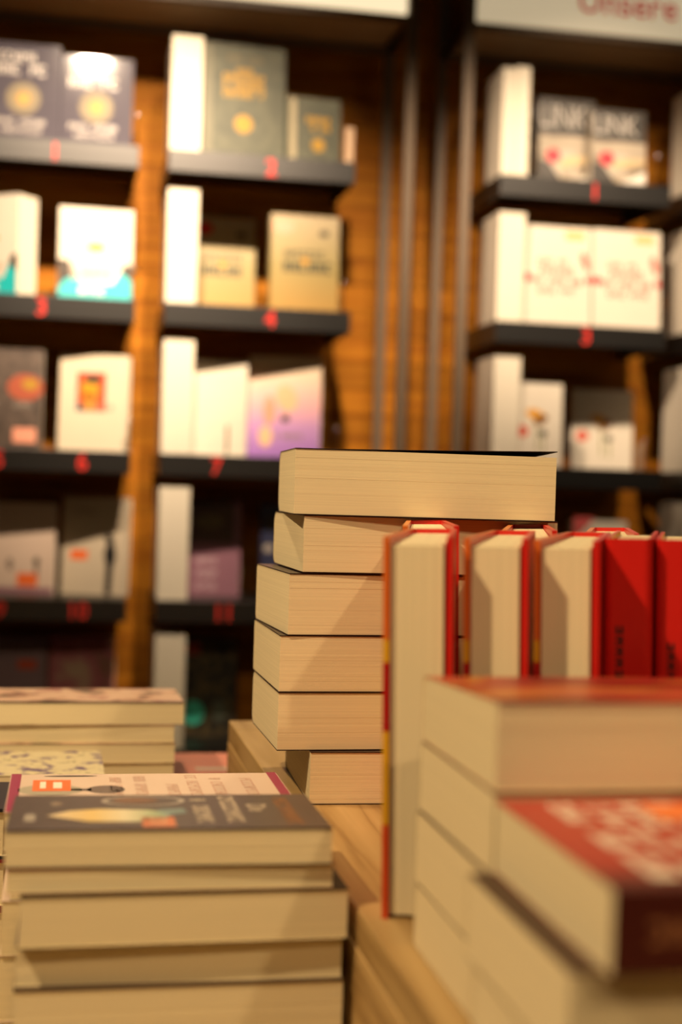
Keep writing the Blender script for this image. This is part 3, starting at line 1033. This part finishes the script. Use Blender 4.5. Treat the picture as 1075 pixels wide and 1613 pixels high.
# the cover's head points left, so lettering runs away from the camera
for k in range(9):
    bk.scribble(1.0 + 0.4 * (k % 3), 12.8, 16.4 - k * 1.6, 1.1, M_lettw, seed=90 + k, weight=0.3, fill=0.78)
sticker(bk, 9.6, 12.4, 10.6, 13.4, mat('bright_orange_badge', (0.9, 0.22, 0.05), .4))
bk.spine_bars(1.2, 8.6, 1.05, 1.95, mat('tan_spine_lettering', (0.36, 0.14, 0.06), .5), 9, seed=8)

# ------------------------------------------------------------------ low left: front stack A
def stack(items, x_mid, y_front, z_top, group):
    """items top to bottom: (W, D, T, dx, dy, yaw, cover, label, kw)"""
    z = z_top
    out = []
    for i, (W, D, T, dx, dy, yaw, cv, lab, kw) in enumerate(items):
        hard = kw.get('hard', False)
        c = HARD if hard else 0.055
        zb = z - T - 2 * c
        M = Matrix.Translation(P(x_mid + dx, y_front + dy + D / 2, zb + c + 0.005)) @ Matrix.Rotation(rad(yaw), 4, 'Z') @ Matrix.Translation(Vector((0, -D / 2 * S, 0)))
        out.append(Book(kw.pop('name', 'paperback'), lab, W, D, T, cv, M, group=group, seed=50 + i, r=kw.pop('r', 0.3), **kw))
        z = zb - 0.015
    return out, z


M_graph = mat('dark_taupe_cover', (0.072, 0.050, 0.050), 0.38, 0.5, 0.12)
M_ash = mat('ash_grey_back_cover', (0.20, 0.15, 0.12), 0.45, 0.4, 0.1)
A, zz = stack([
    (18.4, 11.6, 1.98, 6.55, 0, -1.2, M_graph, 'dark taupe paperback with the word Die, top of the front left stack', dict(Ts=1.5, inside=M_black, lift=lambda u, w: 0.10 * max(0.0, w - 0.4))),
    (18.4, 11.5, 1.26, 6.6, 0.1, -0.2, mat('copper_cover', (0.30, 0.08, 0.03), .4), 'thin paperback, second in the front left stack', {}),
    (18.5, 11.6, 2.78, 7.35, -0.3, 0.6, M_black, 'paperback, third in the front left stack, jutting right', {}),
    (18.5, 11.6, 2.28, 7.3, 0.35, -0.6, M_ash, 'paperback, fourth in the front left stack, set slightly back', {}),
    (18.6, 11.7, 3.2, 7.25, -0.1, 0.0, mat('umber_dark_cover', (0.06, 0.035, 0.025), .4), 'paperback, lowest one visible in the front left stack', {}),
    (18.6, 11.7, 3.5, 7.2, 0, 0.4, M_ash, 'paperback below the picture edge in the front left stack', {}),
    (18.6, 11.7, 3.6, 7.2, 0.1, -0.3, M_ash, 'paperback second from the table in the front left stack', {}),
    (18.6, 11.7, 3.42, 7.2, 0, 0, M_ash, 'paperback on the table at the foot of the front left stack', {}),
], 0, 80.0, -19.45, 'paperbacks in the front left stack')
a = A[0]
W, D = a.W, a.D
M_plume = ramp_mat('plume_print', [(0.0, (0.75, 0.62, 0.42)), (0.35, (0.80, 0.58, 0.20)), (0.6, (0.78, 0.72, 0.50)), (0.85, (0.36, 0.46, 0.28)), (1.0, (0.20, 0.34, 0.36))], 0.4, axis=(0, -7.0, 0.4))
a.poly([(7.4, 2.1), (9.3, 4.6), (9.5, 7.4), (8.6, 9.0), (7.0, 9.4), (5.6, 8.2), (5.2, 5.2), (5.8, 3.4)], M_plume, 'cover_art', 2)
a.poly([(5.4, 8.6), (7.6, 9.0), (6.6, 10.4), (5.0, 10.2)], mat('teal_grey_print', (0.16, 0.24, 0.24), .4), 'cover_art', 1)
a.ell(2.5, 7.9, 1.7, 2.6, M_palegrey, 'cover_ring', 1)
a.ell(2.5, 7.9, 1.35, 2.25, M_graph, 'cover_ring', 2)
a.ell(2.5, 7.4, .9, 1.4, mat('sepia_print', (0.22, 0.12, 0.08), .5), 'cover_ring', 3)
sticker(a, 8.0, 11.1, 7.6, 9.5, mat('dull_orange_sticker', (0.66, 0.20, 0.08), .4))
a.scribble(8.4, 10.8, 8.1, .9, mat('pale_orange_print', (0.75, 0.42, 0.25), .4), 'sticker_lettering', 3, seed=3)
M_title = mat('title_cream_print', (0.50, 0.42, 0.33), .4, .4, .05)
a.scribble(2.0, 9.6, 10.8, 1.0, M_title, seed=101, weight=.24)
a.scribble(1.2, 10.0, 12.6, 1.0, M_title, seed=102, weight=.24)
a.text('Die', 3.9, 14.2, 1.15, M_title, bold=.02)
a.scribble(1.0, 10.6, 16.0, .95, mat('copper_lettering', (0.26, 0.11, 0.045), .4), seed=103, weight=.24)
a.rect(6.8, 9.0, .9, 1.5, M_palegrey, 'publisher_mark')
a.ell(3.4, 2.6, .7, .35, M_taupe, 'publisher_mark')

# stack B directly behind
M_pinkw = mat('pale_pink_cover', (0.66, 0.52, 0.44), 0.4, 0.4, 0.04)
M_magenta = mat('magenta_band_print', (0.30, 0.02, 0.085), 0.4, 0.5, 0.05)
Bk, zz = stack([
    (19.2, 12.2, 2.3, 6.35, 0, 0, M_pinkw, 'pale pink paperback with magenta ends and an orange sticker, behind the dark taupe one', {}),
    (19.2, 12.2, 3.1, 6.9, 0, -.5, M_black, 'black paperback, second in the stack behind the front left one', {}),
    (19.2, 12.2, 3.4, 6.3, 0, .3, M_pinkw, 'paperback, third in the stack behind the front left one', {}),
    (19.2, 12.2, 4.1, 6.3, 0, -.3, M_pinkw, 'paperback, fourth in the stack behind the front left one', {}),
    (19.2, 12.2, 4.1, 6.3, 0, .2, M_pinkw, 'paperback, fifth in the stack behind the front left one', {}),
    (19.2, 12.2, 4.1, 6.3, 0, 0, M_pinkw, 'paperback on the table under the pale pink one', {}),
], 0, 92.4, -21.2, 'paperbacks in the stack behind the front left one')
b1 = Bk[0]
b1.rect(0.1, 12.1, 18.45, 19.15, M_magenta, 'cover_band')
b1.rect(0.1, 12.1, .05, .75, M_magenta, 'cover_band')
M_faint = mat('faint_red_lettering', (0.58, 0.37, 0.30), .4, .4, .05)
for k, (vv, u0, u1) in enumerate(((16.2, 1.5, 9.5), (14.0, 2.0, 8.0), (12.3, 1.0, 9.0), (10.8, 4.0, 10.5), (8.6, 1.2, 8.6), (6.9, 1.6, 9.8))):
    b1.scribble(u0, u1, vv, .85, M_faint, seed=110 + k, weight=.16)
M_spoon = mat('slate_spoon_print', (0.14, 0.10, 0.085), .4)
b1.ell(5.6, 6.6, 1.3, 1.3, M_spoon, 'cover_art', 1)
b1.poly([(5.2, 5.6), (6.0, 5.6), (5.8, 3.0), (5.4, 3.0)], M_spoon, 'cover_art', 1)
b1.ell(1.0, 4.2, .22, 1.9, M_black, 'cover_art', 1)
b1.ell(5.6, 2.8, 1.7, 2.2, mat('grey_sketch_print', (0.40, 0.36, 0.28), .4), 'cover_art', 1)
sticker(b1, 2.4, 6.0, 1.6, 4.2)
b1.rect(3.0, 5.2, 2.1, 2.5, M_white, 'sticker_lettering', 3)
b1.rect(3.2, 5.2, 3.0, 3.6, M_white, 'sticker_lettering', 3)

# stack C at the far left
M_bloom = ramp_mat('peach_bloom_cover', [(0.36, (0.06, 0.06, 0.035)), (0.42, (0.34, 0.16, 0.12)), (0.47, (0.70, 0.46, 0.34)), (0.62, (0.74, 0.52, 0.40)), (0.70, (0.45, 0.20, 0.17))], 0.4, (26, 26, 26), detail=2)
M_dgreen = mat('black_green_cover_back', (0.02, 0.022, 0.014), .4)
citems = [(19.0, 12.0, 2.1, 3.0, 0, 0.6, M_bloom, 'paperback with a peach floral cover, top of the far left stack', dict(Ts=1.9, inside=M_dgreen, lift=lambda u, w: 0.16 * max(0.0, w - 0.3))),
          (19.0, 12.0, 1.72, 2.2, 0.2, -0.8, M_bloom, 'paperback, second in the far left stack', {}),
          (19.0, 12.0, 1.95, 2.2, 0.1, .3, M_bloom, 'paperback, third in the far left stack', {}),
          (19.0, 12.0, 2.3, 2.2, 0.3, -.2, M_dgreen, 'paperback, fourth in the far left stack', {}),
          (19.0, 12.0, 2.9, 2.2, 0.2, 0, M_bloom, 'paperback, fifth in the far left stack', {}),
          (19.0, 12.0, 2.9, 2.2, 0.2, 0.4, M_bloom, 'paperback, sixth in the far left stack', {}),
          (19.0, 12.0, 2.9, 2.2, 0.2, 0, M_bloom, 'paperback, seventh in the far left stack', {}),
          (19.0, 12.0, 2.82, 2.2, 0.2, 0, M_bloom, 'paperback on the table at the foot of the far left stack', {})]
Cs, zz = stack(citems, 0, 145.0, -22.3, 'paperbacks in the far left stack')
Cs[0].rect(11.3, 12.0, 0.05, 18.95, M_dgreen, 'cover_edge_print')

# flowered pale books in front of it
M_flor = ramp_mat('cream_violet_flower_cover', [(0.34, (0.12, 0.07, 0.20)), (0.40, (0.36, 0.30, 0.30)), (0.45, (0.66, 0.58, 0.38)), (0.62, (0.70, 0.62, 0.42)), (0.68, (0.34, 0.30, 0.18))], 0.45, (60, 60, 60), detail=2.5)
Fs, zz = stack([(19.0, 12.0, 3.0, -5.3, 0, .5, M_flor, 'cream paperback with violet flowers, lying in front of the far left stack', {})] +
               [(19.0, 12.0, 3.18, -5.3, 0, 0, M_flor, 'paperback under the violet flowered one, %s' % w, {}) for w in ('second down', 'third down', 'fourth down', 'on the table')],
               0, 130.5, -26.6, 'flowered paperbacks at the left')
# pink covers behind the platform
M_coral = mat('coral_pink_cover', (0.85, 0.33, 0.26), 0.45, 0.4, 0.05)
Ps, zz = stack([(18.4, 12.4, 2.9, 20.0, 0, 0, M_coral, 'coral pink paperback behind the oak platform, top of its pile', {})] +
               [(18.4, 12.4, 2.86, 20.0, 0, 0, M_coral, 'coral pink paperback in the pile behind the platform, %s' % w, {}) for w in ('second down', 'third down', 'on the table')],
               0, 152.0, -31.0, 'coral pink paperbacks')
Ps[0].rect(8.6, 10.2, 4.0, 8.0, M_lettw, 'cover_lettering')
# dark red hardcovers at the left edge
M_navy = mat('midnight_cover', (0.012, 0.010, 0.022), .35, .5)
M_dred = mat('dark_red_cover', (0.20, 0.008, 0.014), .4, .5)
ditems = [(20.0, 9.5, 3.2, -13.5, 0, 0, M_navy, 'midnight blue book on top of the pile cut by the left picture edge', dict(hard=True, name='hardcover_book'))] + \
         [(20.0, 12.5, 3.15, -13.4, 0, 0, M_dred, 'dark red hardcover in the pile at the left picture edge, %s' % w, dict(hard=True, name='hardcover_book'))
          for w in ('second down', 'third down', 'fourth down', 'on the table')]
Ds, zz = stack(ditems, 0, 107.0, -24.2, 'dark red hardcovers at the left edge')
